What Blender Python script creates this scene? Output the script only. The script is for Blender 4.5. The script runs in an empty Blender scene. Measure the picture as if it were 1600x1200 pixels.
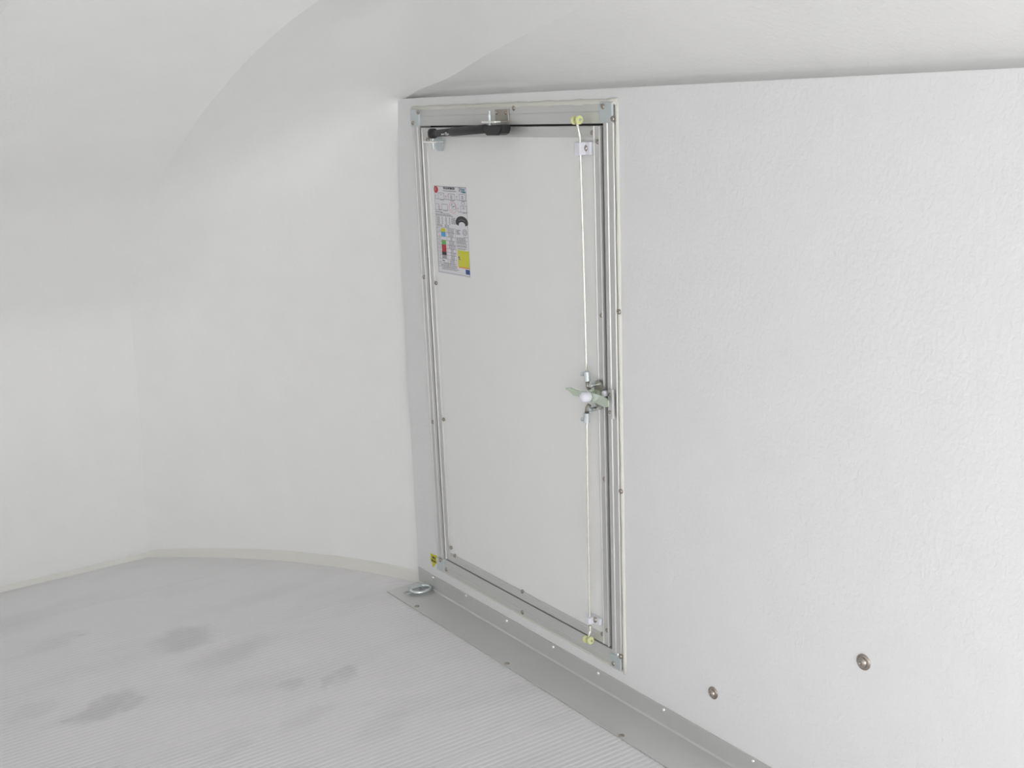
import bpy, bmesh, math, random
from mathutils import Vector, Matrix
random.seed(4)
S = bpy.context.scene
COL = S.collection

# ---------------------------------------------------------------- camera, sky, exposure
cd = bpy.data.cameras.new('camera')
cam = bpy.data.objects.new('camera', cd); COL.objects.link(cam)
RT = Matrix(((0.82309277, -0.18345284, 0.53746009),
             (-0.56666023, -0.20262818, 0.79864761),
             (-0.03760962, -0.96191833, -0.27073722)))      # columns: right, down, forward
m3 = Matrix([[RT[i][0], -RT[i][1], -RT[i][2]] for i in range(3)])
CAM = Vector((-1.92, 0.0, 1.623))
cam.matrix_world = Matrix.Translation(CAM) @ m3.to_4x4()
cd.sensor_width = 36.0
cd.lens = 36.0 * 1879.83 / 1600.0
cd.shift_x = -6.05 / 1600.0
cd.shift_y = 89.33 / 1600.0
cd.clip_start = 0.02
S.camera = cam

S.view_settings.view_transform = 'Standard'
S.view_settings.look = 'None'
S.view_settings.gamma = 1.0
S.view_settings.exposure = 2.04
S.view_settings.use_curve_mapping = False

w = bpy.data.worlds.new('world'); S.world = w; w.use_nodes = True
nt = w.node_tree; nt.nodes.clear()
wo = nt.nodes.new('ShaderNodeOutputWorld'); wb = nt.nodes.new('ShaderNodeBackground')
geo = nt.nodes.new('ShaderNodeNewGeometry'); sep = nt.nodes.new('ShaderNodeSeparateXYZ')
rp = nt.nodes.new('ShaderNodeValToRGB'); mp = nt.nodes.new('ShaderNodeMapRange')
tc = nt.nodes.new('ShaderNodeTexCoord')
nt.links.new(tc.outputs['Generated'], sep.inputs[0])
mp.inputs[1].default_value = -1; mp.inputs[2].default_value = 1
nt.links.new(sep.outputs[2], mp.inputs[0]); nt.links.new(mp.outputs[0], rp.inputs[0])
e = rp.color_ramp.elements
e[0].position = 0.0; e[0].color = (1.0, 0.99, 0.97, 1)
e[1].position = 1.0; e[1].color = (0.96, 0.98, 1.0, 1)
a = e.new(0.49); a.color = (1.10, 1.09, 1.07, 1)
a = e.new(0.51); a.color = (1.0, 1.0, 1.0, 1)
nt.links.new(rp.outputs[0], wb.inputs[0]); wb.inputs[1].default_value = 1.0
nt.links.new(wb.outputs[0], wo.inputs[0])
try: w.cycles.sampling_method = 'AUTOMATIC'
except Exception: pass

sd = bpy.data.lights.new('sun', 'SUN'); sd.energy = 1.2; sd.angle = math.radians(3); sd.color = (1, 0.99, 0.97)
sun = bpy.data.objects.new('sun', sd); COL.objects.link(sun)
sun.rotation_euler = Vector((-0.36, 0.93, -0.22)).to_track_quat('-Z', 'Y').to_euler()

# ---------------------------------------------------------------- materials
def mat(name, col, rough=0.5, metal=0.0, bump=None, trans=0.0, spec=0.5):
    m = bpy.data.materials.new(name); m.use_nodes = True
    n = m.node_tree.nodes; l = m.node_tree.links
    b = n['Principled BSDF']
    b.inputs['Base Color'].default_value = (*col, 1)
    b.inputs['Roughness'].default_value = rough
    b.inputs['Metallic'].default_value = metal
    b.inputs['Specular IOR Level'].default_value = spec
    tcn = n.new('ShaderNodeTexCoord')
    # a faint mottling of the surface colour
    no = n.new('ShaderNodeTexNoise'); no.inputs['Scale'].default_value = 9; no.inputs['Detail'].default_value = 4
    hs = n.new('ShaderNodeMixRGB'); hs.blend_type = 'MULTIPLY'; hs.inputs[0].default_value = 1
    r2 = n.new('ShaderNodeMapRange'); r2.inputs[3].default_value = 0.975; r2.inputs[4].default_value = 1.025
    hs.inputs[1].default_value = (*col, 1)
    l.new(tcn.outputs['Object'], no.inputs['Vector']); l.new(no.outputs[0], r2.inputs[0])
    l.new(r2.outputs[0], hs.inputs[2]); l.new(hs.outputs[0], b.inputs['Base Color'])
    bp = None
    if bump:
        sc, dist, stretch = bump
        mpn = n.new('ShaderNodeMapping'); mpn.inputs['Scale'].default_value = stretch
        nb = n.new('ShaderNodeTexNoise'); nb.inputs['Scale'].default_value = sc; nb.inputs['Detail'].default_value = 3
        nb.inputs['Distortion'].default_value = 0.6
        bp = n.new('ShaderNodeBump'); bp.inputs['Strength'].default_value = 1.0; bp.inputs['Distance'].default_value = dist
        l.new(tcn.outputs['Object'], mpn.inputs[0]); l.new(mpn.outputs[0], nb.inputs['Vector'])
        l.new(nb.outputs[0], bp.inputs['Height']); l.new(bp.outputs[0], b.inputs['Normal'])
    if trans > 0:
        tr = n.new('ShaderNodeBsdfTranslucent'); tr.inputs[0].default_value = (0.93, 0.95, 0.93, 1)
        mx = n.new('ShaderNodeMixShader'); mx.inputs[0].default_value = trans
        l.new(b.outputs[0], mx.inputs[1]); l.new(tr.outputs[0], mx.inputs[2])
        if bp: l.new(bp.outputs[0], tr.inputs['Normal'])
        l.new(mx.outputs[0], n['Material Output'].inputs[0])
    return m

M = {}
M['wall'] = mat('white_glassfibre_wall', (0.885, 0.887, 0.893), 0.42, bump=(85, 0.0012, (1, 1, 0.8)))
M['cap'] = mat('white_glassfibre_cap', (0.87, 0.87, 0.862), 0.5, bump=(60, 0.0006, (1, 1, 1)), trans=0.012)
M['roof'] = mat('translucent_roof_shell', (0.82, 0.82, 0.81), 0.5, bump=(70, 0.0012, (1, 1, 1)), trans=0.01)
M['leaf'] = mat('door_panel_white', (0.94, 0.942, 0.93), 0.4, bump=(60, 0.0006, (1, 1, 0.6)))
M['alu'] = mat('mill_aluminium', (0.69, 0.69, 0.68), 0.42, 0.5)
M['alu_angle'] = mat('angle_aluminium', (0.66, 0.665, 0.655), 0.45, 0.5)
M['alu_bright'] = mat('bright_aluminium_edge', (0.9, 0.9, 0.9), 0.25, 0.5)
M['galv'] = mat('galvanised_plate', (0.64, 0.69, 0.70), 0.4, 0.5)
M['seal'] = mat('cream_sealant', (0.80, 0.795, 0.735), 0.6)
M['cove'] = mat('cream_cove', (0.78, 0.775, 0.735), 0.5)
M['rubber'] = mat('black_rubber_seal', (0.015, 0.015, 0.02), 0.7)
M['steel'] = mat('stainless_screw', (0.42, 0.38, 0.34), 0.25, 1.0)
M['bright'] = mat('bright_zinc', (0.70, 0.74, 0.76), 0.22, 1.0)
M['flange'] = mat('polished_flange', (0.97, 0.96, 0.93), 0.12, 1.0)
M['green_zinc'] = mat('green_zinc', (0.66, 0.74, 0.63), 0.25, 0.75)
M['brown_zinc'] = mat('worn_zinc', (0.42, 0.40, 0.36), 0.3, 0.9)
M['rod'] = mat('pale_steel_rod', (0.90, 0.88, 0.82), 0.25, 0.7)
M['white_plastic'] = mat('white_plastic', (0.86, 0.87, 0.93), 0.35)
M['yellow_roller'] = mat('pale_yellow_nylon', (0.80, 0.83, 0.42), 0.35)
M['black'] = mat('black_plastic', (0.022, 0.021, 0.022), 0.38)
M['black_matte'] = mat('black_painted_tube', (0.035, 0.034, 0.036), 0.5)
M['keeper'] = mat('grey_keeper', (0.74, 0.73, 0.75), 0.35, 0.3)
def flat(name, col, rough=0.45): return mat(name, col, rough)
M['paper'] = flat('sticker_white', (0.84, 0.83, 0.87))
M['ink'] = flat('ink_grey', (0.22, 0.22, 0.24))
M['ink_light'] = flat('ink_light_grey', (0.42, 0.40, 0.44))
M['ink_black'] = flat('ink_black', (0.03, 0.025, 0.03))
M['red'] = flat('ink_red', (0.55, 0.04, 0.06))
M['pink'] = flat('ink_pale_red', (0.75, 0.32, 0.33))
M['yellow'] = flat('ink_yellow', (0.72, 0.70, 0.05))
M['blue'] = flat('ink_light_blue', (0.12, 0.42, 0.78))
M['navy'] = flat('ink_navy', (0.04, 0.09, 0.34))
M['green'] = flat('ink_green', (0.16, 0.52, 0.12))
M['grey'] = flat('ink_mid_grey', (0.40, 0.38, 0.42))
M['orange'] = flat('ink_orange', (0.80, 0.36, 0.05))
M['teal'] = flat('ink_teal', (0.10, 0.26, 0.33))

# ribbed floor aluminium with footmarks (dirt with a shape of its own)
def floor_mat():
    m = bpy.data.materials.new('ribbed_aluminium_floor'); m.use_nodes = True
    n = m.node_tree.nodes; l = m.node_tree.links; b = n['Principled BSDF']
    b.inputs['Metallic'].default_value = 0.3; b.inputs['Roughness'].default_value = 0.5
    t = n.new('ShaderNodeTexCoord')
    warp = n.new('ShaderNodeTexNoise'); warp.inputs['Scale'].default_value = 14; warp.inputs['Detail'].default_value = 4
    l.new(t.outputs['Object'], warp.inputs['Vector'])
    wv = n.new('ShaderNodeVectorMath'); wv.operation = 'MULTIPLY_ADD'
    wv.inputs[1].default_value = (0.09, 0.09, 0); wv.inputs[2].default_value = (-0.045, -0.045, 0)
    l.new(warp.outputs['Color'], wv.inputs[0])
    ad = n.new('ShaderNodeVectorMath'); ad.operation = 'ADD'
    l.new(t.outputs['Object'], ad.inputs[0]); l.new(wv.outputs[0], ad.inputs[1])
    cur = None
    stains = [  # x, y, radius x, radius y, angle, strength
        (-0.8267, 3.5775, 0.1, 0.09, 0.5, 0.187), (-1.1721, 3.2741, 0.11, 0.05, 0.5, 0.198), (-1.1092, 3.2386, 0.05, 0.03, 0.2, 0.165), (-1.2758, 3.2429, 0.016, 0.01, 0, 0.154), (-1.1661, 3.8228, 0.1, 0.05, 0.2, 0.083), (-0.5286, 3.0297, 0.06, 0.035, 0.8, 0.165), (-0.5945, 3.0031, 0.05, 0.02, 0.8, 0.143), (-0.6897, 3.064, 0.04, 0.03, 0.3, 0.11), (-0.7388, 2.8486, 0.1, 0.04, 0.3, 0.077), (-0.7531, 3.3794, 0.16, 0.07, 0.3, 0.088), (-1.35, 3.382, 0.08, 0.05, 0.3, 0.077), (-0.5953, 2.6665, 0.1, 0.05, 0.3, 0.066), (-1.0933, 3.8134, 0.012, 0.007, 0, 0.275), (-0.9998, 2.8023, 0.09, 0.03, 0.3, 0.077)
    ]
    for (x, y, rx, ry, an, st) in stains:
        mp_ = n.new('ShaderNodeMapping'); mp_.vector_type = 'TEXTURE'
        mp_.inputs['Location'].default_value = (x, y, 0); mp_.inputs['Rotation'].default_value = (0, 0, an)
        mp_.inputs['Scale'].default_value = (rx, ry, 1)
        l.new(ad.outputs[0], mp_.inputs[0])
        le = n.new('ShaderNodeVectorMath'); le.operation = 'LENGTH'; l.new(mp_.outputs[0], le.inputs[0])
        mr = n.new('ShaderNodeMapRange'); mr.interpolation_type = 'SMOOTHSTEP'
        mr.inputs[1].default_value = 0.55; mr.inputs[2].default_value = 1.35
        mr.inputs[3].default_value = st; mr.inputs[4].default_value = 0
        l.new(le.outputs['Value'], mr.inputs[0])
        if cur is None: cur = mr.outputs[0]
        else:
            mx = n.new('ShaderNodeMath'); mx.operation = 'MAXIMUM'; l.new(cur, mx.inputs[0]); l.new(mr.outputs[0], mx.inputs[1]); cur = mx.outputs[0]
    # broad faint scuffs
    n2 = n.new('ShaderNodeTexNoise'); n2.inputs['Scale'].default_value = 3.0; n2.inputs['Detail'].default_value = 6
    sm = n.new('ShaderNodeMapping'); sm.inputs['Scale'].default_value = (0.6, 2.0, 1)
    l.new(t.outputs['Object'], sm.inputs[0]); l.new(sm.outputs[0], n2.inputs['Vector'])
    r = n.new('ShaderNodeMapRange'); r.inputs[1].default_value = 0.5; r.inputs[2].default_value = 0.8; r.inputs[3].default_value = 0; r.inputs[4].default_value = 0.12
    l.new(n2.outputs[0], r.inputs[0])
    s2 = n.new('ShaderNodeMath'); s2.operation = 'ADD'; s2.use_clamp = True; l.new(cur, s2.inputs[0]); l.new(r.outputs[0], s2.inputs[1])
    mix = n.new('ShaderNodeMixRGB'); mix.inputs[1].default_value = (*(0.82, 0.81, 0.82), 1); mix.inputs[2].default_value = (0.20, 0.195, 0.19, 1)
    l.new(s2.outputs[0], mix.inputs[0]); l.new(mix.outputs[0], b.inputs['Base Color'])
    return m
M['floor'] = floor_mat()

# ---------------------------------------------------------------- helpers
def obj(name, bm, m, parent=None, kind=None, smooth=False, label=None, loc=None):
    bmesh.ops.recalc_face_normals(bm, faces=bm.faces)
    me = bpy.data.meshes.new(name); bm.to_mesh(me); bm.free()
    if m: me.materials.append(M[m])
    if smooth:
        for p in me.polygons: p.use_smooth = True
    o = bpy.data.objects.new(name, me); COL.objects.link(o)
    if loc: o.location = loc
    if parent:
        o.parent = parent
        q = Vector((0, 0, 0)); pp = parent
        while pp: q += pp.location; pp = pp.parent
        o.location = -q if not loc else Vector(loc) - q
    if kind: o['kind'] = kind
    if label: o['label'] = label
    return o

def empty(name, loc, kind=None, label=None, cat=None, group=None):
    o = bpy.data.objects.new(name, None); COL.objects.link(o); o.location = loc; o.empty_display_size = 0.05
    if kind: o['kind'] = kind
    if label: o['label'] = label
    if cat: o['category'] = cat
    if group: o['group'] = group
    return o

def box(bm, x0, x1, y0, y1, z0, z1, bev=0.0, seg=2):
    g = bmesh.ops.create_cube(bm, size=1)
    sx, sy, sz = abs(x1 - x0), abs(y1 - y0), abs(z1 - z0)
    for v in g['verts']:
        v.co = Vector(((x0 + x1) / 2 + v.co.x * sx, (y0 + y1) / 2 + v.co.y * sy, (z0 + z1) / 2 + v.co.z * sz))
    if bev > 0:
        ed = set()
        for v in g['verts']: ed.update(v.link_edges)
        bmesh.ops.bevel(bm, geom=list(ed), offset=bev, segments=seg, affect='EDGES', profile=0.5)
    return g

def frame_of(d):
    d = Vector(d).normalized()
    a = Vector((0, 0, 1)) if abs(d.z) < 0.9 else Vector((1, 0, 0))
    u = d.cross(a).normalized(); v = d.cross(u).normalized()
    return d, u, v

def lathe(bm, p, axis, prof, n=24):
    """prof: list of (distance along axis, radius)"""
    p = Vector(p); d, u, v = frame_of(axis)
    rings = []
    for (t, r) in prof:
        if r < 1e-6: rings.append([bm.verts.new(p + d * t)])
        else: rings.append([bm.verts.new(p + d * t + (u * math.cos(2 * math.pi * k / n) + v * math.sin(2 * math.pi * k / n)) * r) for k in range(n)])
    for a, b in zip(rings, rings[1:]):
        if len(a) == 1 and len(b) == 1: continue
        for k in range(n):
            k2 = (k + 1) % n
            if len(a) == 1: bm.faces.new((a[0], b[k], b[k2]))
            elif len(b) == 1: bm.faces.new((a[k], b[0], a[k2]))
            else: bm.faces.new((a[k], b[k], b[k2], a[k2]))
    if len(rings[0]) > 1: bm.faces.new(rings[0][::-1])
    if len(rings[-1]) > 1: bm.faces.new(rings[-1])

def cyl(bm, p, q, r, n=20, bev=0.0):
    p = Vector(p); q = Vector(q); L = (q - p).length
    b = min(bev, r * 0.9, L / 2)
    prof = [(0, r - b), (b * 0.3, r - b * 0.3), (b, r), (L - b, r), (L - b * 0.3, r - b * 0.3), (L, r - b)] if b > 0 else [(0, r), (L, r)]
    lathe(bm, p, q - p, prof, n)

def tube(bm, pts, r, n=12):
    pts = [Vector(p) for p in pts]; rings = []; pu = None
    for i, p in enumerate(pts):
        d = (pts[min(i + 1, len(pts) - 1)] - pts[max(i - 1, 0)]).normalized()
        if pu is None: d, u, v = frame_of(d)
        else:
            u = (pu - d * pu.dot(d)).normalized(); v = d.cross(u)
        pu = u
        rings.append([bm.verts.new(p + (u * math.cos(2 * math.pi * k / n) + v * math.sin(2 * math.pi * k / n)) * r) for k in range(n)])
    for a, b in zip(rings, rings[1:]):
        for k in range(n):
            bm.faces.new((a[k], b[k], b[(k + 1) % n], a[(k + 1) % n]))
    bm.faces.new(rings[0][::-1]); bm.faces.new(rings[-1])

def prism_yz(bm, poly, x0, x1, bev=0.0):
    a = [bm.verts.new((x0, y, z)) for y, z in poly]; b = [bm.verts.new((x1, y, z)) for y, z in poly]
    fa = bm.faces.new(a); fb = bm.faces.new(b[::-1]); n = len(poly)
    for k in range(n): bm.faces.new((a[k], a[(k + 1) % n], b[(k + 1) % n], b[k]))
    if bev:
        bmesh.ops.bevel(bm, geom=list(fa.edges) + list(fb.edges), offset=bev, segments=2, affect='EDGES')

def catmull(pts, sub):
    out = []; P = [Vector(p) for p in pts]
    for i in range(len(P) - 1):
        p0 = P[max(i - 1, 0)]; p1 = P[i]; p2 = P[i + 1]; p3 = P[min(i + 2, len(P) - 1)]
        for k in range(sub):
            t = k / sub
            out.append(0.5 * ((2 * p1) + (p2 - p0) * t + (2 * p0 - 5 * p1 + 4 * p2 - p3) * t * t + (3 * p1 - p0 - 3 * p2 + p3) * t ** 3))
    out.append(P[-1]); return out

def grid(bm, rows):
    V = [[bm.verts.new(p) for p in r] for r in rows]
    for a, b in zip(V, V[1:]):
        for k in range(len(a) - 1): bm.faces.new((a[k], a[k + 1], b[k + 1], b[k]))

def screw(parent, x, y, z, r=0.0065, m='steel', name='screw', base=0.0):
    bm = bmesh.new()
    lathe(bm, (x + 0.002, y, z), (-1, 0, 0), [(0, r), (0.003, r), (0.0045, r * 0.86), (0.0058, r * 0.55), (0.0062, r * 0.38), (0.0050, r * 0.30), (0.0050, 0)], 16)
    return obj(name, bm, m, parent, smooth=True)

XW = -2.0            # left wall plane; the right wall is the plane x = 0
YB = -2.3            # open rear end
ZT = 1.6475          # top of the side wall panels
def mir(p): return Vector((XW - p[0], p[1], p[2]))

# ---------------------------------------------------------------- floor
bm = bmesh.new()
seams = [YB + 0.0, -1.979, -1.431, -0.883, -0.335, 0.213, 0.761, 1.309, 1.857, 2.405, 2.9515, 3.4970, 4.0488, 4.60]
PITCH = 0.0183
for y0, y1 in zip(seams, seams[1:]):
    y0 += 0.0015
    prof = [(y0, -0.03), (y0, 0.0), (y0 + 0.008, 0.0008), (y0 + 0.016, -0.0004)]
    k = int((y1 - y0 - 0.030) / PITCH); p = (y1 - y0 - 0.030) / k
    for i in range(k):
        yy = y0 + 0.016 + i * p
        prof += [(yy + p * .30, -0.0004), (yy + p * .42, 0.0004), (yy + p * .78, 0.0004), (yy + p * .9, -0.0004)]
    prof += [(y1 - 0.010, 0.0), (y1, 0.0), (y1, -0.03)]
    A = [bm.verts.new((XW, y, z)) for y, z in prof]; B = [bm.verts.new((0.0, y, z)) for y, z in prof]
    for i in range(len(prof) - 1): bm.faces.new((A[i], A[i + 1], B[i + 1], B[i]))
    bm.faces.new((A[-1], A[0], B[0], B[-1]))
obj('floor', bm, 'floor', kind='structure')

# ---------------------------------------------------------------- nose cap, walls, roof
Lp = [(-0.6804, 4.4113, -0.03), (-0.6804, 4.2995, 0.4549), (-0.6804, 4.2546, 0.797), (-0.6804, 4.2161, 0.9854), (-0.6804, 4.0714, 1.1752), (-0.6804, 3.8263, 1.3953), (-0.6804, 3.4223, 1.5882), (-0.6804, 3.1502, 1.6927), (-0.6804, 2.9183, 1.7685), (-0.6804, 2.5417, 1.8551), (-0.6804, 1.9, 1.9401), (-0.6804, 1.2, 1.9751), (-0.6804, 0.2, 1.9851), (-0.6804, -2.3, 1.9851)]
Rp = [(0.014, 3.505, -0.03), (0.014, 3.5, 0.5), (0.014, 3.485, 0.9), (0.014, 3.47, 1.25), (0.014, 3.455, 1.5), (0.014, 3.43, 1.64), (-0.0732, 3.0142, 1.6963), (-0.1156, 2.8276, 1.7246), (-0.1538, 2.66, 1.75), (-0.2268, 2.2864, 1.7987), (-0.2719, 2.0264, 1.8288), (-0.3019, 1.6, 1.8688), (-0.3069, 0.4, 1.8888), (-0.3069, -2.3, 1.8888)]
SUB = 6
Lc = catmull(Lp, SUB); Rc = catmull(Rp, SUB)
NB = 5 * SUB
def facet_rows(mirror=False):
    rows = []
    for i, (a, b) in enumerate(zip(Rc, Lc)):
        t = min(1.0, max(0.0, (i - 4.0 * SUB) / (3.0 * SUB)))
        t = t * t * (3 - 2 * t)
        out = Vector((0.77, 0.60, 0)).lerp(Vector((0.15, 0.15, 0.95)), t).normalized()
        B = 0.085 * (1 - t) + 0.20 * t
        row = []
        for k in range(25):
            s = k / 24
            f = 4 * s * (1 - s)
            g = 1 - (1 - min(s / 0.23, 1)) ** 1.25 if s < 0.23 else 1 - ((s - 0.23) / 0.77) ** 1.6
            f = f * (1 - t) + g * t
            p = a.lerp(b, s) + out * B * f
            row.append(mir(p) if mirror else p)
        rows.append(row)
    return rows
bm = bmesh.new()
fr = facet_rows(); grid(bm, fr); grid(bm, facet_rows(True))
grid(bm, [[p.lerp(mir(p), k / 10) for k in range(11)] for p in Lc])
cap = obj('wall_front', bm, 'cap', kind='structure', smooth=True)

def side_z(y):      # height of the roof edge above the side wall behind the nose cap
    return 0
bm = bmesh.new()
hip = [Vector((0.014, 3.52, ZT + 0.012)), Vector((0.014, 3.46, ZT + 0.006))] + Rc[NB:]
for mm in (False, True):
    rows = []
    for p in hip:
        h = p.z - ZT
        row = []
        hh = max(h, 0.0)
        for k in range(15):
            s = (k / 14) ** 1.6
            q = Vector((0.0, p.y, ZT + 0.036)).lerp(p, s) if p.z > ZT + 0.040 else Vector((0.0, p.y, ZT + 0.036))
            if k == 14: q = p.copy()
            elif k == 0: q = Vector((0.028, p.y, ZT - 0.008))
            elif k == 1: q = Vector((0.030, p.y, ZT + 0.014))
            elif k == 2: q = Vector((0.016, p.y, ZT + 0.029))
            fs = min(1.0, max(0.0, h / 0.045))
            q = q.lerp(Vector((0.034, p.y, ZT - 0.008)).lerp(p, k / 14), 1 - fs)
            row.append(mir(q) if mm else q)
        rows.append(row)
    grid(bm, rows)
ce = obj('ceiling', bm, 'roof', kind='structure', smooth=True)

# right wall slab with the door opening cut in it
OY0, OY1, OZ0, OZ1 = 2.384, 3.322, 0.123, 1.590
bm = bmesh.new()
def wall_slab(bm, x0, x1, hole):
    top = ZT; yf0, yf1 = YB, 3.49
    def front(z):    # front edge of the panel leans back a little, then more near its top
        return 3.502 - 0.012 * z - 0.020 * max(0.0, z - 0.9) / 0.7 - 0.02 * max(0.0, z - 1.4) / 0.25
    zs = sorted(set([0, OZ0, OZ1, top] + [0.2 * i for i in range(1, 8)]))
    for x in (x0, x1):
        for za, zb in zip(zs, zs[1:]):
            cols = [(lambda z: yf0), (lambda z: OY0), (lambda z: OY1), front]
            for c in range(3):
                if hole and c == 1 and za >= OZ0 - 1e-6 and zb <= OZ1 + 1e-6: continue
                vs = [bm.verts.new((x, cols[c](za), za)), bm.verts.new((x, cols[c + 1](za), za)),
                      bm.verts.new((x, cols[c + 1](zb), zb)), bm.verts.new((x, cols[c](zb), zb))]
                bm.faces.new(vs)
    def strip(pts):
        for (ya, za), (yb, zb) in zip(pts, pts[1:]):
            bm.faces.new([bm.verts.new((x0, ya, za)), bm.verts.new((x0, yb, zb)), bm.verts.new((x1, yb, zb)), bm.verts.new((x1, ya, za))])
    strip([(yf0, top), (front(top), top)] + [(front(z), z) for z in reversed(zs[:-1])] + [(yf0, 0), (yf0, top)])
    if hole: strip([(OY0, OZ0), (OY1, OZ0), (OY1, OZ1), (OY0, OZ1), (OY0, OZ0)])
    bmesh.ops.remove_doubles(bm, verts=bm.verts, dist=1e-5)
wall_slab(bm, 0.0, 0.07, True)
obj('wall_right', bm, 'wall', kind='structure')
bm = bmesh.new()
wall_slab(bm, XW - 0.07, XW, False)
obj('wall_left', bm, 'wall', kind='structure')

# cream cove where nose cap meets floor
bm = bmesh.new()
base = fr[0] + [p for p in [Vector(fr[0][-1]).lerp(mir(fr[0][-1]), k / 6) for k in range(1, 7)]] + [mir(p) for p in fr[0][::-1]][1:]
rows = []
for i, p in enumerate(base):
    a = base[max(i - 1, 0)]; b = base[min(i + 1, len(base) - 1)]
    d = (b - a); nrm = Vector((-d.y, d.x, 0)).normalized()
    if nrm.dot(Vector((-1, 2.5, 0)) - p) < 0: nrm = -nrm
    P = lambda o, z: p + nrm * o + Vector((0, 0, z - p.z))
    rows.append([P(-0.02, 0.040), P(0.006, 0.036), P(0.010, 0.030), P(0.013, 0.012), P(0.020, 0.0045), P(0.023, -0.004)])
grid(bm, rows)
obj('baseboard_front', bm, 'cove', kind='structure', smooth=True)

# aluminium angle along the right wall
YE = 3.4942
XE = -0.1341
br = empty('baseboard_right', (0, 1.4, 0), kind='structure')
bm = bmesh.new()
prof = [(-0.0005, 0.060), (-0.0045, 0.060), (-0.0045, 0.0085), (-0.0085, 0.0052), (XE, 0.0042), (XE, 0.0012), (-0.0005, 0.0012)]
A = [bm.verts.new((x, YB + 0.02, z)) for x, z in prof]; B = [bm.verts.new((x, YE, z)) for x, z in prof]
for i in range(len(prof)): j = (i + 1) % len(prof); bm.faces.new((A[i], A[j], B[j], B[i]))
bm.faces.new(A); bm.faces.new(B[::-1])
obj('angle_strip', bm, 'alu_angle', br)
for (y, z) in [(3.3909, 0.0527), (3.177, 0.055), (2.9369, 0.049), (2.689, 0.0503), (2.4716, 0.0492), (2.1917, 0.0521), (1.8632, 0.052)]:
    bm = bmesh.new()
    lathe(bm, (-0.0045, y, z), (-1, 0, 0), [(0, 0.0058), (0.0012, 0.0056), (0.0030, 0.0040), (0.0042, 0.0018), (0.0045, 0)], 14)
    obj('rivet', bm, 'flange', br, smooth=True)
for (x, y) in [(-0.1194, 3.3105), (-0.124, 2.7638), (-0.1254, 2.2221)]:
    bm = bmesh.new()
    lathe(bm, (x, y, 0.0040), (0, 0, 1), [(0, 0.0085), (0.0015, 0.008), (0.003, 0.005), (0.0035, 0.003), (0.002, 0.002), (0.002, 0)], 16)
    obj('screw', bm, 'steel', br, smooth=True)

# ---------------------------------------------------------------- door frame (fixed) = trim_1
FY0, FY1, FZ0, FZ1 = 2.3625, 3.3465, 0.1005, 1.6125      # outer
GY0, GY1, GZ0, GZ1 = 2.4105, 3.2965, 0.1495, 1.5645      # inner edge of the frame
tr = empty('trim_1', (0, (FY0 + FY1) / 2, FZ0), kind='structure')
tr['label'] = 'fixed aluminium surround of the small hatch door'
def rail(bm, prof, ax, c0, sign, t0, t1, x=0.0):
    """prof (w, h): w from the outer edge inwards, h out of the wall; ax 'v' vertical or 'h' horizontal"""
    A = []; B = []
    for wd, h in prof:
        c = c0 + sign * wd
        if ax == 'v': A.append(bm.verts.new((x - h, c, t0))); B.append(bm.verts.new((x - h, c, t1)))
        else: A.append(bm.verts.new((x - h, t0, c))); B.append(bm.verts.new((x - h, t1, c)))
    n = len(prof)
    for i in range(n): j = (i + 1) % n; bm.faces.new((A[i], A[j], B[j], B[i]))
    bm.faces.new(A); bm.faces.new(B[::-1])
FP = lambda W: [(0, -0.002), (0, .006), (.002, .0085), (.004, .0085), (.006, .006), (W * .50, .006), (W * .53, .0085), (W * .57, .0085), (W * .60, .006), (W - .005, .006), (W - .003, .011), (W - .0005, .011), (W, -0.028), (W - .004, -0.028), (W - .004, -0.002)]
FPH = lambda W: [(0, -0.002), (0, .006), (.006, .0065), (W * .36, .0065), (W * .38, .0055), (W * .42, .0065), (W - .001, .0065), (W, -0.028), (W - .004, -0.028), (W - .004, -0.002)]
FPR = lambda W: [(0, -0.002), (0, .006), (.002, .0085), (.004, .0085), (.006, .006), (W * .50, .006), (W * .53, .0085), (W * .57, .0085), (W * .60, .006), (W - .006, .006), (W - .004, .0015), (W, .0010), (W, -0.028), (W - .004, -0.028), (W - .004, -0.002)]
for nm, ax, c0, sg, t0, t1, W, P_ in (('side_rail', 'v', FY0, 1, GZ0 - .004, GZ1 + .004, GY0 - FY0, FPR), ('side_rail', 'v', FY1, -1, GZ0 - .004, GZ1 + .004, FY1 - GY1, FP),
                                  ('top_rail', 'h', FZ1, -1, GY0 - .018, GY1 + .010, FZ1 - GZ1, FPH), ('bottom_rail', 'h', FZ0, 1, GY0 - .018, GY1 + .010, GZ0 - FZ0, FPH)):
    bm = bmesh.new(); rail(bm, P_(W), ax, c0, sg, t0, t1); obj(nm, bm, 'alu', tr)
for (y0, y1, z0, z1) in ((FY0 - .001, GY0 + .0006, GZ1 + .002, FZ1 + .003), (GY1 - .0005, FY1 + .001, GZ1 - .002, FZ1 + .002), (FY0 - .001, GY0 - .001, FZ0 - .001, GZ0 - .010), (GY1 + .004, FY1 + .001, FZ0 - .001, GZ0 - .008)):
    bm = bmesh.new(); box(bm, -0.0128, -0.0060, y0, y1, z0, z1, 0.0012); obj('corner_plate', bm, 'galv', tr)
bm = bmesh.new()
sw = 0.009
def ring(bm, y0, y1, z0, z1, wd, xo, xi, top=0.0):
    for (a, b, c, d) in ((y0 - wd, y1 + wd, z1, z1 + wd + top), (y0 - wd, y1 + wd, z0 - wd, z0), (y0 - wd, y0, z0, z1), (y1, y1 + wd, z0, z1)):
        box(bm, xo, xi, a, b, c, d)
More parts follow.
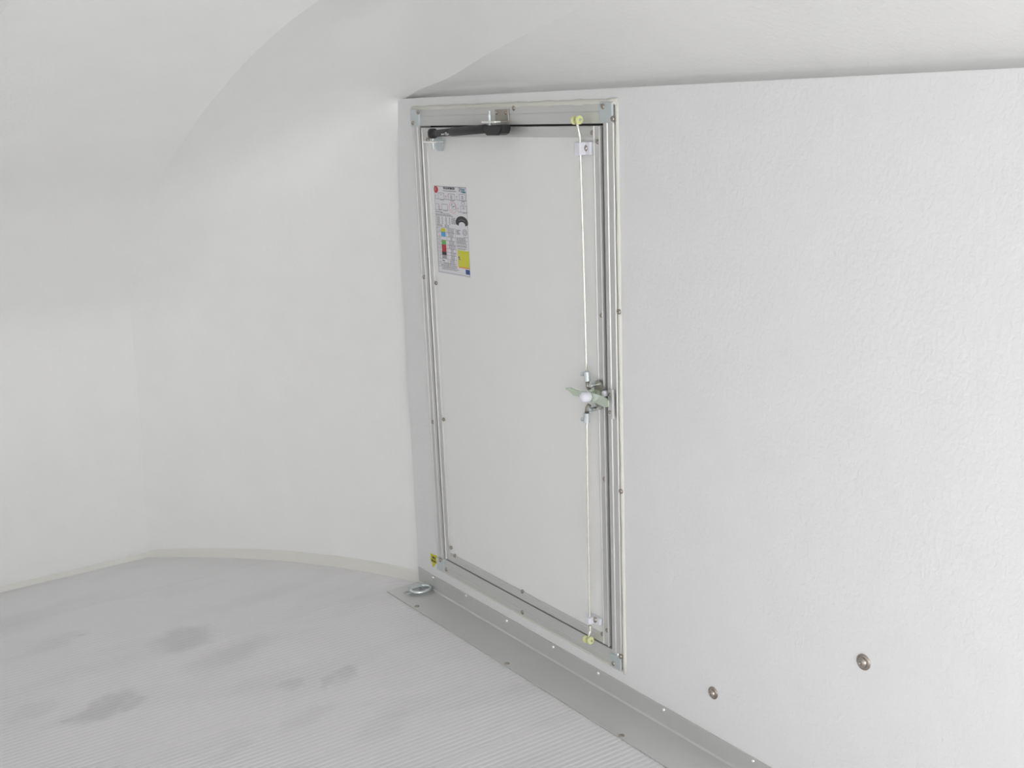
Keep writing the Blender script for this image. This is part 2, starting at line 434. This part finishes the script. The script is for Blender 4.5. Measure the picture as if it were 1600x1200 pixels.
# uneven bead of sealant round the frame
def bead(bm, p, q, r):
    n = 40; pts = [Vector(p).lerp(Vector(q), i / n) for i in range(n + 1)]
    d, u, v = frame_of(Vector(q) - Vector(p)); rings = []
    for i, c in enumerate(pts):
        rr = r * (1 + 0.22 * math.sin(i * 1.7 + r * 900) * math.sin(i * .61 + 1))
        rings.append([bm.verts.new(c + (u * math.cos(k * math.pi / 4) + v * math.sin(k * math.pi / 4)) * rr) for k in range(8)])
    for a, b in zip(rings, rings[1:]):
        for k in range(8): bm.faces.new((a[k], b[k], b[(k + 1) % 8], a[(k + 1) % 8]))
    bm.faces.new(rings[0][::-1]); bm.faces.new(rings[-1])
bead(bm, (0, FY0 - .010, FZ1 + .004), (0, FY1 + .003, FZ1 + .004), 0.0078)
bead(bm, (0, FY0 - .010, FZ0 - .004), (0, FY1 + .003, FZ0 - .004), 0.0050)
bead(bm, (0, FY0 - .006, FZ0 - .010), (0, FY0 - .006, FZ1 + .010), 0.0058)
bead(bm, (0, FY1 + .002, FZ0 - .004), (0, FY1 + .002, FZ1 + .004), 0.0040)
obj('sealant', bm, 'seal', tr, smooth=True)
for (y, z) in [(3.2982, 1.6064), (3.3314, 1.574), (2.7896, 1.609), (2.3955, 1.6062), (2.3591, 1.5762), (2.354, 1.1027), (2.3562, 0.6237), (2.3607, 0.1461), (2.3919, 0.1129), (2.843, 0.1107), (3.3223, 0.1405), (3.2938, 0.1132), (3.3297, 1.0997), (3.3286, 0.6225)]:
    screw(tr, -0.0065 if not ((y < GY0 or y > GY1) and (z < GZ0 or z > GZ1)) else -0.0128, y, z, 0.0068)

# ---------------------------------------------------------------- door leaf = door_1
DY0, DY1, DZ0, DZ1 = GY0 + .0056, GY1 - .0042, GZ0 + .0042, GZ1 - .0050
dr = empty('door_1', (0, (DY0 + DY1) / 2, DZ0), kind='structure')
dr['label'] = 'small white panelled hatch door in an aluminium edge'
LW = 0.0275
bm = bmesh.new(); box(bm, -0.003, 0.026, DY0 + .003, DY1 - .003, DZ0 + .003, DZ1 - .003); obj('panel', bm, 'leaf', dr)
LPV = [(0, -0.026), (0, .0085), (.001, .0095), (.0034, .0095), (.0045, .0062), (LW - .004, .0062), (LW - .003, .0088), (LW - .0008, .0088), (LW, .002), (LW, -0.001), (.003, -0.001), (.003, -0.026)]
LPH = [(0, -0.026), (0, .0065), (LW - .006, .0065), (LW - .005, .0058), (LW, .0058), (LW, -0.001), (.003, -0.001), (.003, -0.026)]
for nm, ax, c0, sg, t0, t1, P_ in (('edge_rail', 'v', DY0, 1, DZ0, DZ1, LPV), ('edge_rail', 'v', DY1, -1, DZ0, DZ1, LPV), ('edge_rail', 'h', DZ1, -1, DY0 + LW, DY1 - LW, LPH), ('edge_rail', 'h', DZ0, 1, DY0 + LW, DY1 - LW, LPH)):
    bm = bmesh.new(); rail(bm, P_, ax, c0, sg, t0, t1); obj(nm, bm, 'alu', dr)
for (y, z) in [(3.2576, 1.5241), (2.4484, 1.5432), (2.4272, 1.5216), (2.4248, 1.0852), (2.4247, 0.6419), (2.4253, 0.1997), (2.4473, 0.1801), (2.8403, 0.1806), (3.2559, 0.2027), (3.2337, 0.1808), (3.2576, 1.0873), (3.2572, 0.6451)]:
    screw(dr, -0.0065, y, z, 0.0062)
bm = bmesh.new()
for (a, b, c, d) in ((GY0 - .012, GY1 + .012, DZ1 - .004, GZ1 + .012), (GY0 - .012, GY1 + .012, GZ0 - .012, DZ0 + .004), (GY0 - .012, DY0 + .004, DZ0, DZ1), (DY1 - .004, GY1 + .012, DZ0, DZ1)):
    box(bm, 0.0285, 0.034, a, b, c, d)
box(bm, 0.0035, 0.0285, GY0 - .0035, DY0 - .0002, GZ0 + .001, GZ1 - .001)
obj('seal', bm, 'rubber', dr)

# ---------------------------------------------------------------- lock with two long rods
PV = (2.4357, 0.8743)
lk = empty('door_lock', (-0.004, PV[0], PV[1]), label='zinc rod lock with white knob and two long rods up and down the hatch door', cat='door lock')
def bx(name, m, par, *a, **k):
    bm = bmesh.new(); box(bm, *a, **k); return obj(name, bm, m, par)
# guides
for ((gy0, gz0, gy1, gz1), (sy, sz)), gyc in zip((((2.506, 1.5216, 2.4477, 1.4898), (2.4653, 1.5063)), ((2.5066, 0.2266, 2.4475, 0.2081), (2.4666, 0.2201))), (2.4736, 2.4788)):
    bm = bmesh.new()
    y0, y1, z0, z1 = min(gy0, gy1), max(gy0, gy1), min(gz0, gz1), max(gz0, gz1)
    box(bm, -0.016, -0.004, y0, y1, z0, z1, 0.0015)
    box(bm, -0.036, -0.0155, gyc - 0.011, gyc + 0.013, z0 - .0005, z1 + .0005, 0.003)
    g = obj('rod_guide', bm, 'white_plastic', lk, label='white plastic rod guide block')
    bm = bmesh.new()
    lathe(bm, (-0.015, sy, sz), (-1, 0, 0), [(0, .0085), (.002, .0085), (.0045, .0075), (.0065, .0045), (.007, .003), (.0055, .0025), (.0055, 0)], 20)
    obj('screw', bm, 'steel', g, smooth=True)
XR = -0.026
UP = [(-0.026, 2.4679, 0.9166), (-0.026, 2.4701, 1.2203), (-0.026, 2.4733, 1.4855), (-0.026, 2.4735, 1.5215), (-0.026, 2.474, 1.5355), (-0.03, 2.4752, 1.5559), (-0.03, 2.4782, 1.573)]; LO = [(-0.026, 2.4711, 0.8111), (-0.026, 2.4749, 0.5577), (-0.026, 2.4786, 0.2347), (-0.026, 2.4774, 0.2), (-0.026, 2.4771, 0.1845), (-0.03, 2.4775, 0.1757), (-0.03, 2.4811, 0.1567)]
for pts, rollp in ((UP, ((2.4697, 1.5755), (2.4892, 1.5749))), (LO, ((2.4714, 0.1587), (2.4932, 0.1551)))):
    bm = bmesh.new(); tube(bm, catmull([(x, y, z) for x, y, z in pts], 5), 0.0034, 14)
    rd = obj('rod', bm, 'rod', lk, smooth=True, label='long pale steel rod')
    for (ry, rz) in rollp:
        bm = bmesh.new()
        lathe(bm, (-0.030, ry + .0035, rz), (0, -1, 0), [(0, .003), (0, .0095), (.001, .0108), (.006, .0108), (.007, .0095), (.007, .0035), (.0065, .0032), (.0065, 0)], 28)
        ro = obj('roller', bm, 'yellow_roller', rd, label='pale yellow nylon roller')
    bm = bmesh.new()
    cyl(bm, (-0.030, max(r[0] for r in rollp) + .004, rollp[0][1]), (-0.030, min(r[0] for r in rollp) - .006, rollp[0][1]), 0.0030, 12, .0006)
    obj('axle', bm, 'bright', rd, smooth=True)
# couplings, forks, cam plate
for (cy0, cz0), (cy1, cz1), (fy, fz), (by, bz) in (((2.4676, 0.9331), (2.465, 0.9067), (2.462, 0.8857), (2.4441, 0.8998)), ((2.4712, 0.7934), (2.4708, 0.82), (2.4635, 0.8435), (2.449, 0.8337))):
    bm = bmesh.new(); cyl(bm, (XR, cy0, cz0), (XR, cy1, cz1), 0.0088, 20, 0.0012)
    c = obj('rod_coupling', bm, 'galv', lk, smooth=False)
    bm = bmesh.new(); s = 1 if cz0 > cz1 else -1
    cyl(bm, (XR - .004, cy0 + .006, cz0 - s * .008), (XR - .008, cy0 + .014, cz0 - s * .008), 0.0052, 6, .0005)
    obj('grub_screw', bm, 'bright', c)
    bm = bmesh.new()
    tube(bm, [(XR, cy1, cz1), (XR, (cy1 * .6 + fy * .4), (cz1 * .4 + fz * .6)), (XR + .004, fy, fz)], 0.0058, 10)
    obj('fork', bm, 'brown_zinc', lk, smooth=True)
    bm = bmesh.new(); cyl(bm, (-0.034, by, bz), (-0.012, by, bz), 0.0062, 14, .001); obj('pin', bm, 'bright', lk, smooth=True)
bm = bmesh.new()
n = 40; poly = []
for k in range(n):
    a = 2 * math.pi * k / n
    rr = 0.024 + 0.016 * abs(math.sin(a)) ** 1.5
    poly.append((PV[0] + 0.72 * rr * math.cos(a) - 0.004, PV[1] + rr * math.sin(a) * 1.0))
prism_yz(bm, poly, -0.0150, -0.0110, 0.0008)
obj('cam_plate', bm, 'brown_zinc', lk)
bm = bmesh.new()
lathe(bm, (-0.003, PV[0], PV[1]), (-1, 0, 0), [(0, .021), (.006, .020), (.008, .014), (.020, .013), (.022, .0155), (.025, .0155), (.026, .012), (.030, .012), (.031, .016), (.034, .016), (.035, .010), (.036, 0)], 28)
obj('pivot', bm, 'green_zinc', lk, smooth=False)
bm = bmesh.new()
prism_yz(bm, [(2.5444, 0.8753), (2.54, 0.8791), (2.5212, 0.8834), (2.4862, 0.8784), (2.4472, 0.8843), (2.4145, 0.8857), (2.3851, 0.8841), (2.3641, 0.8802), (2.3577, 0.8754), (2.3573, 0.8593), (2.378, 0.8555), (2.4072, 0.8604), (2.4562, 0.8619), (2.4838, 0.8657), (2.5064, 0.8634), (2.5287, 0.8745)], -0.0425, -0.0385, 0.0012)
obj('lever', bm, 'green_zinc', lk, label='greenish zinc lever blade')
bm = bmesh.new()
lathe(bm, (-0.043, PV[0], PV[1]), (-1, 0, 0), [(0, .0120), (.003, .0132), (.014, .0138), (.021, .0130), (.0255, .0100), (.028, .006), (.029, 0)], 28)
obj('knob', bm, 'white_plastic', lk, smooth=True, label='white plastic knob')
bm = bmesh.new(); lathe(bm, (-0.006, *(2.4085, 0.8816)), (-1, 0, 0), [(0, .008), (.010, .008), (.013, .0065), (.0145, .003), (.0145, 0)], 20)
obj('bumper', bm, 'white_plastic', lk, smooth=True)

# keeper on the fixed frame
K0, K1 = ((2.3933, 0.8959), (2.3766, 0.8233))
kp = empty('latch_keeper', (-0.008, (K0[0] + K1[0]) / 2, K1[1]), label='grey latch keeper plate screwed to the frame beside the lock lever', cat='latch')
bm = bmesh.new(); y0, y1, z0, z1 = min(K0[0], K1[0]), max(K0[0], K1[0]), K1[1], K0[1]
box(bm, -0.0145, -0.0114, y0, y1, z0, z1, 0.0008)
box(bm, -0.0185, -0.0114, y0 - .006, y0 - .001, z0 - .003, z1 + .003, 0.0008)
obj('plate', bm, 'keeper', kp)
for z in (z1 - .013, z0 + .012): screw(kp, -0.0140, y1 - .007, z, 0.0052)

# ---------------------------------------------------------------- black door stay
A0 = (3.1712, 1.5433); E0 = (2.8596, 1.5574)
st = empty('door_stay', (-0.04, *A0), label='black telescopic stay arm across the top of the hatch door', cat='door stay')
XS = -0.040
def lerp2(t): return (A0[0] + (E0[0] - A0[0]) * t, A0[1] + (E0[1] - A0[1]) * t)
bm = bmesh.new()
lathe(bm, (XS, A0[0], A0[1] - .0135), (0, 0, 1), [(0, .008), (.003, .0135), (.010, .0150), (.020, .0150), (.026, .012), (.029, .006), (.029, 0)], 24)
a, b = lerp2(0), lerp2(.10)
cyl(bm, (XS, *a), (XS, *b), 0.0095, 20, 0.002)
obj('ball_joint', bm, 'black', st, smooth=True)
a, b = lerp2(.08), lerp2(.36)
bm = bmesh.new(); cyl(bm, (XS, *a), (XS, *b), 0.0105, 24, 0.003); it = obj('inner_tube', bm, 'black_matte', st, smooth=True)
bm = bmesh.new()
d = Vector((0, b[0] - a[0], b[1] - a[1]))
def on_tube(t, ang, r):       # point on the tube's skin
    c = Vector((XS, a[0], a[1])) + d * t
    nn = Vector((-1, 0, 0)) * math.cos(ang) + Vector((0, 0, -1)) * math.sin(ang)
    return c + nn * r
for (t0, t1, a0, a1) in ((.46, .53, .25, .62), (.55, .60, .25, .60), (.62, .66, .22, .60), (.71, .74, .0, .85), (.765, .80, -.1, .95), (.82, .85, .0, .9), (.87, .93, .35, .75)):
    rows = [[on_tube(t, a0 + (a1 - a0) * k / 4, 0.0108) for k in range(5)] for t in (t0, t1)]
    grid(bm, rows)
obj('printed_mark', bm, 'paper', it, label='small worn white print')
a2, b2 = lerp2(.34), lerp2(.93)
bm = bmesh.new(); cyl(bm, (XS, *a2), (XS, *b2), 0.0122, 24, 0.003); obj('outer_tube', bm, 'black_matte', st, smooth=True)
H0, H1 = ((2.8723, 1.5654), (2.7811, 1.5388))
bm = bmesh.new()
hy0, hy1, hz0, hz1 = min(H0[0], H1[0]), max(H0[0], H1[0]), H1[1], H0[1]
poly = [(hy1, hz1), (hy1, hz0 + .012), (hy1 - .010, hz0 + .002), (hy1 - .022, hz0), (hy0 + .020, hz0), (hy0 + .006, hz0 + .005), (hy0, hz0 + .016), (hy0, hz1)]
prism_yz(bm, poly, XS - .017, XS + .017, 0.004)
hs = obj('elbow_housing', bm, 'black', st)
# brackets
U0, U1 = ((2.8786, 1.6068), (2.813, 1.5762))
bm = bmesh.new(); y0, y1, z0, z1 = min(U0[0], U1[0]), max(U0[0], U1[0]), U1[1], U0[1]
box(bm, -0.0105, -0.0068, y0, y1, z0, z1, .0008)
box(bm, XS - .012, -0.0070, y0 + .004, y1 + .004, z0 - .004, z0 + .000, .0008)
ub = obj('upper_bracket', bm, 'brown_zinc', st)
bm = bmesh.new(); box(bm, XS - .013, XS + .006, y0 + .003, y1 + .005, z0 - .0045, z0 + .0005, .0008); obj('flange', bm, 'flange', ub, label='bright bracket flange')
bm = bmesh.new(); cyl(bm, (XS, y1 - .018, z0 - .012), (XS, y1 - .018, z0 + .018), .0055, 6, .0008); cyl(bm, (XS, y1 - .018, z0), (XS, y1 - .018, z0 + .028), .0035, 10, .0006)
obj('nut', bm, 'galv', ub)
for yy in (y0 + .010, y1 - .010): screw(ub, -0.0105, yy, (z0 + z1) / 2 + .006, .0050)
L0, L1 = ((3.2077, 1.5179), (3.1587, 1.524))
bm = bmesh.new(); y0, y1, z0, z1 = min(L0[0], L1[0]), max(L0[0], L1[0]), min(L0[1], L1[1]), max(L0[1], L1[1])
prism_yz(bm, [(y0 + .006, z1 + .004), (y1, z1 + .004), (y1, z0 - .016), (y1 - .008, z0 - .026), (y0 + .016, z0 - .026), (y0 + .008, z0 - .012)], -0.0105, -0.0066, .0008)
box(bm, XS - .013, -0.0070, y0 - .002, y1, z0, z0 + .004, .0008)
lb = obj('lower_bracket', bm, 'galv', st)
bm = bmesh.new(); box(bm, XS - .014, XS + .006, y0 - .003, y1, z0 - .0005, z0 + .0045, .0008); obj('flange', bm, 'flange', lb, label='bright bracket flange')
bm = bmesh.new(); cyl(bm, (XS, A0[0], z0 - .012), (XS, A0[0], z0 + .012), .0055, 6, .0008); cyl(bm, (XS, A0[0], z0 - .020), (XS, A0[0], z0), .0035, 10, .0006)
obj('nut', bm, 'galv', lb)

# ---------------------------------------------------------------- two bolts on the wall
for (y, z), r, lab in (((2.0085, 0.1754), 0.0165, "round steel bolt head low on the white wall, the left and lower one"), ((1.5471, 0.437), 0.0185, "round steel bolt head on the white wall, the right and higher one")):
    e_ = empty('wall_bolt', (0, y, z), label=lab, cat='bolt', group='round steel bolt heads on the right wall')
    bm = bmesh.new(); lathe(bm, (0.001, y, z), (-1, 0, 0), [(0, r), (.0025, r), (.0035, r * .93), (.0045, r * .62)], 32)
    obj('washer', bm, 'steel', e_, smooth=True)
    bm = bmesh.new(); lathe(bm, (-0.002, y, z), (-1, 0, 0), [(0, r * .66), (.004, r * .62), (.007, r * .48), (.009, r * .28), (.0092, r * .2), (.007, r * .16), (.007, 0)], 24)
    obj('head', bm, 'steel', e_, smooth=True)

# ---------------------------------------------------------------- lashing ring
R0 = Vector((-0.0479, 3.4137, 0.0045))
lr = empty('lashing_ring', R0, label='zinc lashing ring lying in the corner on the aluminium floor strip', cat='lashing ring')
bm = bmesh.new()
n = 44; pts = []
rw, rl = 0.036, 0.027
for k in range(n):
    a = 2 * math.pi * k / n
    pts.append(R0 + Vector((rw * math.cos(a), -0.006 + rl * math.sin(a), 0.0115)))
rg = []
for i, p in enumerate(pts):
    d_ = (pts[(i + 1) % n] - pts[i - 1]).normalized(); u = Vector((0, 0, 1)); v = d_.cross(u)
    rg.append([bm.verts.new(p + (u * math.cos(k * math.pi / 5) + v * math.sin(k * math.pi / 5)) * .0060) for k in range(10)])
for i in range(n):
    A_, B_ = rg[i], rg[(i + 1) % n]
    for k in range(10): bm.faces.new((A_[k], B_[k], B_[(k + 1) % 10], A_[(k + 1) % 10]))
obj('ring', bm, 'bright', lr, smooth=True)
bm = bmesh.new()
# strap plate that holds the ring: two feet and a raised saddle
xa, xb = R0.x - 0.050, R0.x + 0.030
prof = [(xa, .0000), (xa, .0035), (xa + .018, .0035), (xa + .022, .018), (xb - .016, .018), (xb - .012, .0035), (xb, .0035), (xb, .0)]
inn = [(xb - .016, .0), (xb - .019, .0145), (xa + .025, .0145), (xa + .022, .0)]
pl = prof + inn
Y0 = R0.y + .004; Y1 = R0.y + .030
A_ = [bm.verts.new((x, Y0, R0.z + z)) for x, z in pl]; B_ = [bm.verts.new((x, Y1, R0.z + z)) for x, z in pl]
for i in range(len(pl)): j = (i + 1) % len(pl); bm.faces.new((A_[i], A_[j], B_[j], B_[i]))
fA = bm.faces.new(A_); fB = bm.faces.new(B_[::-1])
obj('saddle', bm, 'galv', lr)
bm = bmesh.new(); lathe(bm, (xa + .008, (Y0 + Y1) / 2, R0.z + .0033), (0, 0, 1), [(0, .007), (.002, .0065), (.0035, .004), (.0038, 0)], 16); obj('screw', bm, 'brown_zinc', lr, smooth=True)

# ---------------------------------------------------------------- stickers
def quad_patch(bm, pts, x):
    bm.faces.new([bm.verts.new((x, y, z)) for y, z in pts])
def slab(bm, pts, x0, x1): prism_yz(bm, pts, x0, x1)
def text_mesh(txt, y, z, size, x, m, par, name, squash=1.0, bold=0.0):
    cu = bpy.data.curves.new(name, 'FONT'); cu.body = txt; cu.size = size; cu.extrude = 0.00015; cu.offset = bold; cu.align_x = 'LEFT'
    o = bpy.data.objects.new(name, cu); COL.objects.link(o)
    dg = bpy.context.evaluated_depsgraph_get(); me = bpy.data.meshes.new_from_object(o.evaluated_get(dg)); bpy.data.objects.remove(o)
    # text x runs to the reader's right (towards the rear, -y), text y runs up
    me.transform(Matrix(((0, 0, -1, x), (-squash, 0, 0, y), (0, 1, 0, z), (0, 0, 0, 1))))
    if m: me.materials.append(M[m])
    o2 = bpy.data.objects.new(name, me); COL.objects.link(o2); o2.parent = par
    q = Vector((0, 0, 0)); pp = par
    while pp: q += pp.location; pp = pp.parent
    o2.location = -q
    return o2
SY0, SY1, SZ0, SZ1 = (3.2431, 3.0559, 1.3891, 1.1217)      # left edge y, right edge y, top z, bottom z
def ST(u, v): return (SY0 + (SY1 - SY0) * u, SZ0 + (SZ1 - SZ0) * v)
sk = empty('information_sticker', (-0.003, (SY0 + SY1) / 2, SZ1), label='white printed information sticker with coloured chart on the hatch door', cat='sticker')
XP = -0.0036; XI = XP - 0.0002
bm = bmesh.new(); slab(bm, [ST(0, 0), ST(1, 0), ST(1, 1), ST(0, 1)], -0.0029, XP); obj('backing', bm, 'paper', sk)
def R_(bm, u0, v0, u1, v1, x=XI): slab(bm, [ST(u0, v0), ST(u1, v0), ST(u1, v1), ST(u0, v1)], XP, x)
def line(bm, a, b, t=0.004):
    pa = Vector(ST(*a)); pb = Vector(ST(*b)); d_ = (pb - pa).normalized(); n_ = Vector((-d_.y, d_.x)) * t * 0.13
    slab(bm, [tuple(pa + n_), tuple(pb + n_), tuple(pb - n_), tuple(pa - n_)], XP, XI)
def ell(bm, u, v, ru, rv, x=XI, n=28): slab(bm, [ST(u + ru * math.cos(2 * math.pi * k / n), v + rv * math.sin(2 * math.pi * k / n)) for k in range(n)], XP, x)
def ell_ring(bm, u, v, ru, rv, t, n=28):
    for k in range(n):
        a, b = 2 * math.pi * k / n, 2 * math.pi * (k + 1) / n
        P_ = lambda q, f: ST(u + ru * f * math.cos(q), v + rv * f * math.sin(q))
        slab(bm, [P_(a, 1), P_(b, 1), P_(b, 1 - t), P_(a, 1 - t)], XP, XI)
bm = bmesh.new()
for a, b in (((.015, .008), (.985, .008)), ((.985, .008), (.985, .985)), ((.985, .985), (.015, .985)), ((.015, .985), (.015, .008))): line(bm, a, b, .004)
obj('border', bm, 'ink', sk)
bm = bmesh.new(); ell(bm, .065, .045, .065, .040); no_ = obj('red_symbol', bm, 'red', sk)
bm = bmesh.new(); slab(bm, [ST(.05, .025), ST(.07, .02), ST(.06, .05), ST(.04, .06), ST(.035, .045)], XI, XI - .0002); obj('symbol_mark', bm, 'pink', no_)
text_mesh('THE AXLE INFORMATION', *ST(.29, .036), 0.0092, XI, 'ink_black', sk, 'title_text', 0.62, .0003)
bm = bmesh.new(); R_(bm, .28, .051, .69, .056); R_(bm, .30, .060, .66, .0615); obj('subtitle_rule', bm, 'ink', sk)
text_mesh('Debon', *ST(.77, .050), 0.017, XI, 'teal', sk, 'logo_text', 0.70, .0005)
bm = bmesh.new(); slab(bm, [ST(.80, .056), ST(.97, .050), ST(.97, .066), ST(.90, .068)], XP, XI); obj('logo_swoosh', bm, 'teal', sk)
# six small trailer diagrams
bm = bmesh.new()
def diagram(u, v, w_, h_, kind):
    line(bm, (u, v), (u + w_, v)); line(bm, (u, v), (u, v + h_)); line(bm, (u + w_, v), (u + w_, v + h_)); line(bm, (u - .08, v + h_), (u + w_ + .03, v + h_))
    ell_ring(bm, u + w_ * .45, v + h_ + .006, .028, .008, .4, 10); ell_ring(bm, u + w_ * .45 + .06, v + h_ + .006, .028, .008, .4, 10)
    line(bm, (u - .08, v + h_), (u - .10, v + h_ - .02)); ell_ring(bm, u - .085, v + h_ * .45, .018, .008, .3, 8)
    for k in range(kind): R_(bm, u + w_ * .32, v + .016 + k * .011, u + w_ * (.6 + .06 * (k % 2)), v + .021 + k * .011)
diagram(.13, .083, .18, .068, 1); diagram(.44, .085, .19, .066, 4); diagram(.78, .080, .18, .068, 4)
diagram(.22, .205, .18, .066, 0); diagram(.80, .208, .18, .070, 2)
line(bm, (.04, .205), (.13, .205)); line(bm, (.13, .205), (.13, .275)); line(bm, (.03, .275), (.2, .275))
ell_ring(bm, .88, .178, .05, .018, .16)
ell(bm, .585, .223, .02, .006); ell_ring(bm, .60, .235, .06, .02, .15, 14); line(bm, (.52, .21), (.56, .19)); line(bm, (.50, .26), (.56, .275)); ell_ring(bm, .58, .205, .07, .018, .12, 10)
obj('diagrams', bm, 'ink', sk)
bm = bmesh.new(); ell_ring(bm, .56, .235, .115, .064, .07); obj('red_outline', bm, 'pink', sk)
bm = bmesh.new(); line(bm, (.13, .255), (.18, .27), .006); obj('red_stroke', bm, 'pink', sk)
bm = bmesh.new(); line(bm, (.42, .095), (.37, .15)); obj('red_stroke', bm, 'pink', sk)
# small print: rows of broken strokes
random.seed(9)
def print_rows(bm, u0, v0, u1, v1, rows_, th=.55, centre=False):
    dv = (v1 - v0) / rows_
    for r in range(rows_):
        wd = (u1 - u0) * random.uniform(.72, 1.0); s = u0 + ((u1 - u0 - wd) / 2 if centre else 0); u = s
        while u < s + wd:
            wl = random.uniform(.02, .06); R_(bm, u, v0 + dv * r, min(u + wl, s + wd), v0 + dv * (r + th)); u += wl + .012
bm = bmesh.new()
R_(bm, .03, .293, .24, .300); R_(bm, .17, .305, .45, .309)
print_rows(bm, .03, .318, .60, .345, 2)
for r in range(6):
    for (a, b) in ((.04, .14), (.19, .235), (.30, .36), (.41, .46)):
        R_(bm, a + random.uniform(0, .02), .352 + r * .0145, b, .358 + r * .0145)
print_rows(bm, .50, .35, .66, .425, 7)
print_rows(bm, .04, .437, .24, .462, 3); print_rows(bm, .28, .437, .46, .470, 3)
obj('load_table', bm, 'ink', sk)
# black arc (tyre picture)
bm = bmesh.new(); n = 22; P1 = []; P2 = []
for k in range(n + 1):
    a = math.radians(200 + 140 * k / n) if False else math.radians(180 + 28 - 28 * 1 + (180 + 44) * k / n - 22)
    P1.append((.815 + .185 * math.cos(a), .392 + .070 * math.sin(a))); P2.append((.815 + .098 * math.cos(a), .418 + .032 * math.sin(a)))
for k in range(n): slab(bm, [ST(*P1[k]), ST(*P1[k + 1]), ST(*P2[k + 1]), ST(*P2[k])], XP, XI)
ty = obj('tyre_picture', bm, 'ink_black', sk)
bm = bmesh.new()
for k in range(5): u = .72 + k * .04; slab(bm, [ST(u, .368 - .006 * (2 - abs(k - 2))), ST(u + .028, .368 - .006 * (2 - abs(k - 2))), ST(u + .028, .372 - .006 * (2 - abs(k - 2))), ST(u, .372 - .006 * (2 - abs(k - 2)))], XI, XI - .0002)
obj('tyre_mark', bm, 'grey', ty)
# colour chart
for (v0, v1, c) in ((.478, .520, 'yellow'), (.520, .572, 'blue'), (.612, .664, 'green'), (.664, .745, 'red'), (.745, .782, 'ink_black'), (.782, .825, 'grey')):
    bm = bmesh.new(); R_(bm, .155, v0, .295, v1); o = obj('colour_cell', bm, c, sk, label={'yellow': 'yellow cell', 'blue': 'light blue cell', 'green': 'green cell', 'red': 'red cell', 'ink_black': 'black cell', 'grey': 'grey cell'}[c])
bm = bmesh.new()
for v in (.470, .520, .572, .612, .664, .705, .745, .782, .825, .870, .920): line(bm, (.03, v), (.60, v), .0028)
for u in (.03, .10, .60): line(bm, (u, .470), (u, .920), .0028)
line(bm, (.33, .470), (.33, .92), .0028)
R_(bm, .035, .475, .06, .480)
for r, v in enumerate((.485, .50, .53, .585, .60, .63, .645, .68, .72, .76, .80)):
    R_(bm, .055, v, .07, v + .006)
    if r % 2: R_(bm, .115, v, .135, v + .006)
R_(bm, .155, .836, .175, .856); R_(bm, .18, .843, .23, .856); R_(bm, .12, .885, .13, .912); R_(bm, .06, .885, .075, .892)
obj('chart_grid', bm, 'ink', sk)
bm = bmesh.new()
for (v0, v1, a, b) in ((.475, .520, .34, .58), (.522, .572, .36, .56), (.574, .612, .44, .50), (.614, .664, .37, .57), (.666, .705, .36, .60), (.707, .745, .43, .53), (.747, .785, .40, .60), (.787, .825, .42, .56), (.828, .868, .38, .56), (.872, .93, .13, .60)):
    print_rows(bm, a, v0, b, v1, max(3, int((v1 - v0) / .0105)), .7, True)
print_rows(bm, .13, .93, .72, .955, 2, .6)
obj('chart_print', bm, 'ink_light', sk)
bm = bmesh.new()
for r in range(4): R_(bm, .63, .478 + r * .014, .63 + (.13, .08, .11, .12)[r], .486 + r * .014)
ell_ring(bm, .89, .500, .07, .036, .14); ell_ring(bm, .89, .500, .04, .02, .3); R_(bm, .83, .552, .96, .557)
print_rows(bm, .63, .562, .97, .640, 7); print_rows(bm, .63, .646, .97, .675, 3); print_rows(bm, .64, .682, .94, .70, 2)
obj('side_print', bm, 'ink', sk)
bm = bmesh.new(); R_(bm, .64, .705, .98, .892); yp = obj('yellow_panel', bm, 'yellow', sk)
bm = bmesh.new()
random.seed(2)
slab(bm, [ST(.66, .775), ST(.70, .775), ST(.70, .80), ST(.66, .80)], XI, XI - .0002)
slab(bm, [ST(.67, .803), ST(.72, .803), ST(.72, .812), ST(.67, .812)], XI, XI - .0002)
obj('panel_mark', bm, 'ink', yp)
bm = bmesh.new(); R_(bm, .66, .888, .98, .903, XI - .0002); obj('orange_stripe', bm, 'orange', sk)
bm = bmesh.new(); R_(bm, .86, .912, .985, .966); obj('blue_square', bm, 'navy', sk)

yk = empty('warning_sticker', (-0.0005, *(3.3979, 0.0872)), label='small yellow downward arrow sticker beside the lower frame corner', cat='sticker')
bm = bmesh.new(); slab(bm, [(3.4071, 0.1372), (3.3644, 0.1406), (3.3657, 0.1149), (3.3824, 0.0989), (3.3979, 0.0872), (3.4, 0.1019), (3.4102, 0.1096)], 0.0002, -0.0006); obj('arrow', bm, 'yellow', yk)
text_mesh('MAX', (3.3960999999999997, 0.1352)[0], (3.3960999999999997, 0.1352)[1] - .0125, 0.0120, -0.0008, 'ink_black', yk, 'text', 0.85, .0006)
text_mesh('250 daN', (3.3960999999999997, 0.1352)[0] + .007, (3.3960999999999997, 0.1352)[1] - .025, 0.0105, -0.0008, 'ink_black', yk, 'text', 0.80, .0006)
